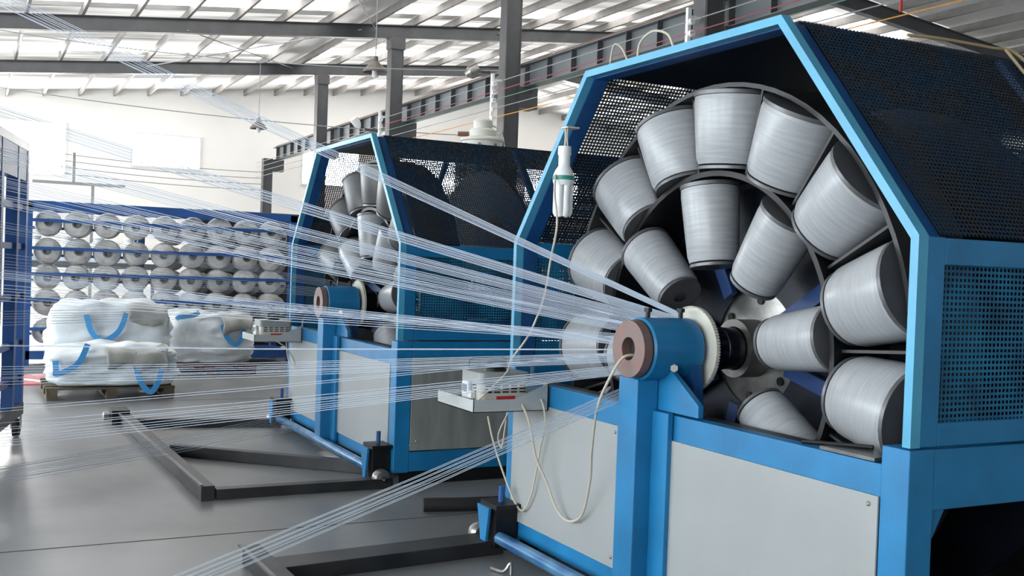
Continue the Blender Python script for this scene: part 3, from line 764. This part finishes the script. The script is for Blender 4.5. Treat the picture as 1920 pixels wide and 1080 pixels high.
# ================================================================== CREEL RACK
def rack():
    t = empty('creel_rack', (-16.1, 0, 0), label='blue creel rack holding rows of white yarn spools behind the sacks', cat='creel rack')
    Y0, Y1 = .74, 4.48
    for x in (0, -1.0):
        for y in (Y0, 2.32, Y1):
            xx = x if y != 2.32 else (-.62 if x == 0 else x)
            MB().box(xx-.05, xx+.05, y-.05, y+.05, 0, 2.3).build('post', M['rack_blue'], t)
        MB().box(x-.05, x+.05, Y0-.05, Y1+.05, 2.2, 2.32).build('top_beam', M['rack_blue'], t)
    MB().box(-.95, -.05, Y1-.04, Y1+.04, 2.24, 2.3).box(-.95,-.05,Y0-.04,Y0+.04,2.24,2.3).build('cross_tie', M['rack_blue'], t)
    for z in ROWZ:
        MB().box(.03, .07, Y0, Y1, z+.005, z+.05).build('spool_rail', M['rack_blue'], t)
        MB().box(-.45, -.41, Y0, Y1, z-.09, z-.05).build('spool_rail', M['rack_blue'], t)
    MB().box(-.9, .05, Y0, Y1, .1, .22).build('base_beam', M['rack_blue'], t)
ROWZ = (2.02, 1.63, 1.27, .91, .50)
rack()
def spool_proto():
    b = empty('yarn_spool')
    # axis along local x, front at +x
    mb = MB().lathe([(.05,-.16),(.12,-.16),(.165,-.13),(.182,-.05),(.182,.07),(.165,.115),(.12,.14),(.055,.145),(.052,.10)], axis=(1,0,0), n=28)
    mb.build('winding', M['spool_white'], b, True)
    MB().ring(.032,.055,-.17,.16, axis=(1,0,0), n=20).build('core', M['core'], b, True)
    return b
sp = None
cw = ['first','second','third','fourth','fifth','sixth','seventh','eighth','ninth']
rw = ['top','second','third','fourth','bottom']
for ri, z in enumerate(ROWZ):
    for ci in range(9):
        if sp is None: sp = spool_proto(); o = sp
        else: o = copy_tree(sp)
        y = 1.0 + ci*.396
        o.location = (-16.24, y, z-.01)
        o.rotation_euler = (random.uniform(-3,3), random.uniform(-.12,.12), random.uniform(-.15,.15)-.1)
        s = random.uniform(.96, 1.08) * (1.04 if ri == 0 else 1.0); o.scale = (s*.95, s, s)
        tag(o, 'white yarn spool, %s from the left in the %s row of the creel rack' % (cw[ci], rw[ri]), 'spool', 'spools on the creel rack')

# second rank on the rear of the rack, glimpsed through the gaps
for ri, z in enumerate(ROWZ[:4]):
    for ci in range(4, 9):
        o = copy_tree(sp); o.location = (-16.95, 1.22+ci*.40, z-.06); o.rotation_euler = (ci, .05, .1); o.scale = (1,1,1)
        tag(o, 'shaded white spool glimpsed behind the front rank, %s row, under spool %s' % (rw[ri], cw[ci]), 'spool', 'spools on the rear of the creel rack')
# dark cabinet seen behind the right half of the rack
cbn = empty('dark_cabinet', (-18.6, 4.9, 0), label='dark steel cabinet behind the right half of the creel rack', cat='cabinet')
MB().box(-.5,.5,-1.45,.9,.1,2.42).build('body', M['black'], cbn, bevel=.02)
for y in (-1.4, -.62, .16): MB().box(.5,.52,y,y+.7,.2,2.3).build('door', M['worn_black'], cbn, bevel=.005)
for y in (-1.2, .7): MB().box(-.4,.4,y-.05,y+.05,0,.1).build('foot', M['black'], cbn)
tb = empty('work_table', (-19.5, 2.2, 0), label='grey table seen through the left half of the creel rack', cat='table')
MB().box(-.6,.6,-1.6,.9,1.36,1.46).build('tabletop', M['crane'], tb)
for (x,y) in ((-.5,-1.5),(.5,-1.5),(-.5,.8),(.5,.8)): MB().box(x-.03,x+.03,y-.03,y+.03,0,1.36).build('leg', M['crane'], tb)
for k in range(4):
    y = -1.2+k*.5
    bgm = MB().lathe([(.16,0),(.2,.1),(.18,.28),(.08,.36),(.1,.42),(.06,.44)], n=14).build('white_sack', M['bag'], smooth=True)
    bgm.location = (-19.4, 2.2+y, 1.46)
    tag(bgm, 'small white sack on the table behind the creel, %s from the left' % cw[k], 'sack', 'small sacks on the table')

# ------------------------------------------------------------------ near-left blue creel cart
def cart():
    ang = math.atan2(-.2, .98)   # length runs toward the camera
    t = empty('creel_cart', (-9.95, .40, 0), ang, label='tall dark blue creel cart on castors at the left picture edge', cat='creel cart')
    # local +x runs toward the camera
    xs = (0, .42, 1.1, 1.9, 2.7)
    for i, x in enumerate(xs):
        MB().box(x-.045, x+.045, -.045, .045, .2, 2.46).build('post', M['rack_blue'], t)
        MB().box(x-.045, x+.045, -1.0, -.91, .2, 2.46).build('post', M['rack_blue'], t)
        MB().box(x-.04, x+.04, -.92, -.04, 2.36, 2.44).build('cross_tie', M['rack_blue'], t)
    for y in (0, -.955):
        MB().box(-.045, 2.75, y-.045, y+.045, 2.46, 2.53).build('top_rail', M['tray'], t)
        MB().box(-.045, 2.75, y-.04, y+.04, 2.2, 2.46).build('header_plate', M['rack_blue'], t)
        MB().box(-.045, 2.75, y-.05, y+.05, .2, .3).build('bottom_rail', M['worn_black'], t)
        for z in (1.95, 1.62, 1.2, .8, .5):
            MB().box(0, 2.7, y-.02, y+.02, z, z+.05).build('spool_rail', M['rack_blue'], t)
    for x in (.0, 2.6):
        for y in (0, -.955):
            w_ = MB().lathe([(.02,-.025),(.075,-.025),(.08,-.01),(.08,.01),(.075,.025),(.02,.025)], (x-.03,y,.08), (0,1,0), 24).build('castor_wheel', M['rubber'], t, True)
            MB().box(x-.04,x+.02,y-.04,y-.03,.08,.2).box(x-.04,x+.02,y+.03,y+.04,.08,.2).build('castor_fork', M['steel'], w_)
    # spools on the cart
    inv = t
    k = 0
    for zi, z in enumerate((1.95, 1.62, 1.2, .8)):
        for xi, x in enumerate((.95, 1.5, 2.3)):
            o = copy_tree(sp)
            o.location = t.location + Vector((x*math.cos(ang)+.3*math.sin(ang), x*math.sin(ang)-.3*math.cos(ang), z+.02))
            o.rotation_euler = (k, 0, ang+PI/2); o.scale = (1,1,1); k += 1
            tag(o, 'pale yarn spool inside the blue cart at the left edge, %s row, %s post gap' % (rw[zi], cw[xi]), 'spool', 'spools in the creel cart')
cart()

# ================================================================== BULK BAGS
def pallet(loc, w, d, mt, label, rz=0):
    t = empty('pallet', loc, rz, label=label, cat='pallet', group='wooden pallets under the sacks')
    for k in range(5):
        x = -d/2 + k*(d-.12)/4
        MB().box(x, x+.12, -w/2, w/2, .115, .137).build('top_board', M[mt], t)
    for y in (-w/2+.06, 0, w/2-.06):
        MB().box(-d/2, d/2, y-.05, y+.05, 0, .022).build('bottom_board', M[mt], t)
        for x in (-d/2+.07, 0, d/2-.07): MB().box(x-.07, x+.07, y-.055, y+.055, .022, .115).build('block', M[mt], t)
pallet((-12.85, 1.45, 0), 1.34, 1.1, 'wood', 'weathered pallet under the two stacked white sacks')
pallet((-15.15, 3.0, 0), 1.25, 1.0, 'red_wood', 'reddish pallet under the grey-topped sack by the creel rack')

def bag(name, loc, w, d, h, seed, label, mt='bag', taper=0.0, top_film=False, straps=()):
    """w along y, d along x"""
    t = empty(name, loc, label=label, cat='sack', group='bulk sacks on the pallets')
    n = 22; vs = []; fs = []; idx = {}
    def vert(i, j, k):
        key = (i, j, k)
        if key in idx: return idx[key]
        u, v, q = 2*i/n-1, 2*j/n-1, 2*k/n-1
        p = Vector((u, v, q)); l4 = (abs(u)**7+abs(v)**7+abs(q)**7)**(1/7); p = p/l4
        bul = 1 + .07*math.cos(p.z*PI/2) 
        tp = 1 - taper*(p.z+1)/2
        x = p.x*d/2*bul*tp; y = p.y*w/2*bul*tp; z = (p.z+1)/2*h
        nz = noise.noise(Vector((p.x*1.6+seed, p.y*1.6, p.z*2.2))); nf = noise.noise(Vector((p.x*3+seed, p.y*3, p.z*9)))
        pn = Vector((x, y, 0)); 
        if pn.length > 1e-5: pn.normalize()
        nw = abs(noise.noise(Vector((p.x*2+seed, p.y*2+p.z*3, p.z*6))))
        x += pn.x*(nz*.06+nf*.035-nw*.05); y += pn.y*(nz*.06+nf*.035-nw*.05)
        if k > n*.6: z += noise.noise(Vector((p.x*2+seed, p.y*2, 0)))*.09*(q-.2)
        idx[key] = len(vs); vs.append((x, y, max(0, z))); return idx[key]
    for a in range(n):
        for b_ in range(n):
            for (f0) in (0, n):
                for ax in range(3):
                    def c_(p_, q_):
                        l = [p_, q_]; l.insert(ax, f0); return vert(*l)
                    q4 = (c_(a,b_), c_(a+1,b_), c_(a+1,b_+1), c_(a,b_+1))
                    if (f0 == 0) != (ax == 1): q4 = q4[::-1]
                    fs.append(q4)
    o = MB().add(vs, fs).build('sack_body', M[mt], t)
    for p in o.data.polygons: p.use_smooth = True
    if top_film:
        fm = MB(); pts = 20; rows = []
        y0, y1 = top_film
        for i in range(pts+1):
            for j, (fx, fz) in enumerate(((.60,-.20),(.60,-.12),(.585,-.05),(.50,.0),(.1,.02),(-.45,.0))):
                y = y0+(y1-y0)*i/pts
                dz = .10*noise.noise(Vector((y*5, seed, 0))) if j == 0 else 0
                rows.append((d*fx*1.03+.03*noise.noise(Vector((y*7,j,seed))), y+.04*noise.noise(Vector((j*1.3,seed,i*.05))), h+fz-.04+dz+.07*noise.noise(Vector((y*4,j*.5,seed)))))
        fm.add(rows, [(i*6+j, i*6+j+1, (i+1)*6+j+1, (i+1)*6+j) for i in range(pts) for j in range(5)])
        fo = fm.build('cover_flap', M['film'], t)
        for p in fo.data.polygons: p.use_smooth = True
        sd = fo.modifiers.new('thick', 'SOLIDIFY'); sd.thickness = .008
    for (ya, za, yb, zb, ym, zm) in straps:
        pts = smooth_path([(d/2*1.09,ya,za),(d/2*1.13+.02,(ya*2+ym)/3,(za+2*zm)/3),(d/2*1.13+.03,ym,zm),(d/2*1.13+.02,(yb*2+ym)/3,(zb+2*zm)/3),(d/2*1.09,yb,zb)], 6)
        mb = MB(); wv = .030
        vs2 = []; 
        for i, p in enumerate(pts):
            dd = (pts[min(i+1,len(pts)-1)]-pts[max(i-1,0)]).normalized(); s_ = dd.cross(Vector((1,0,0))).normalized()
            for e1 in (-1, 1):
                for e2 in (0, 1): vs2.append(p+s_*(e1*wv)+Vector((.008*e2,0,0)))
        f2 = []
        for i in range(len(pts)-1):
            o0, o1 = i*4, (i+1)*4
            f2 += [(o0,o1,o1+1,o0+1),(o0+1,o1+1,o1+3,o0+3),(o0+3,o1+3,o1+2,o0+2),(o0+2,o1+2,o1,o0)]
        mb.add(vs2, f2).build('lifting_strap', M['strap'], t)
    return t
bag('bulk_sack', (-13.42, 1.53, .14), 1.36, .72, .90, 1.3, 'tall white bulk sack with blue straps, rear one on the left pallet', straps=((-.30,.76,.14,.78,-.12,.46),), taper=.08, top_film=(.16,.60))
bag('bulk_sack', (-12.60, 1.48, .14), 1.28, .66, .45, 5.1, 'low white bulk sack with long blue straps, front of the left pallet', top_film=(-.1,.55), straps=((.18,.38,.5,.40,.36,-.05),(-.30,.48,-.62,.30,-.60,.16)))
bag('bulk_sack', (-15.15, 3.02, .14), 1.18, .85, .70, 9.4, 'grey-topped bulk sack on the reddish pallet before the creel rack', top_film=(.12,.52), straps=((.12,.55,.42,.55,.3,.28),(-.50,.62,-.2,.72,-.4,.66)))

# red and white floor scrap by the cart
sc_ = empty('red_sheet', (-14.3, .8, 0), label='red and white plastic sheet on the floor between cart and sacks', cat='plastic sheet')
MB().box(-.5,.5,-.5,.25,.0,.02).build('sheet', M['red_pale'] if 'red_pale' in M else mat('faded_red_plastic', (.55,.12,.12), .5), sc_)
MB().bar((-.3,-.4,.03),(.45,.1,.03),.05,.015).build('white_strip', M['white_plastic'], sc_)

# small tools on the near machine ledge
tl = empty('flat_bar', (MX[0]+1.05, MY+.02, .986), label='flat steel bar lying on the near machine top rail', cat='bar')
MB().box(-.02,.24,-.02,.10,.0,.012).build('plate', M['steel_worn'], tl)
MB().tube([(-.12,-.01,.01),(.12,.10,.022)], .009, 8).build('rod', M['black'], tl)
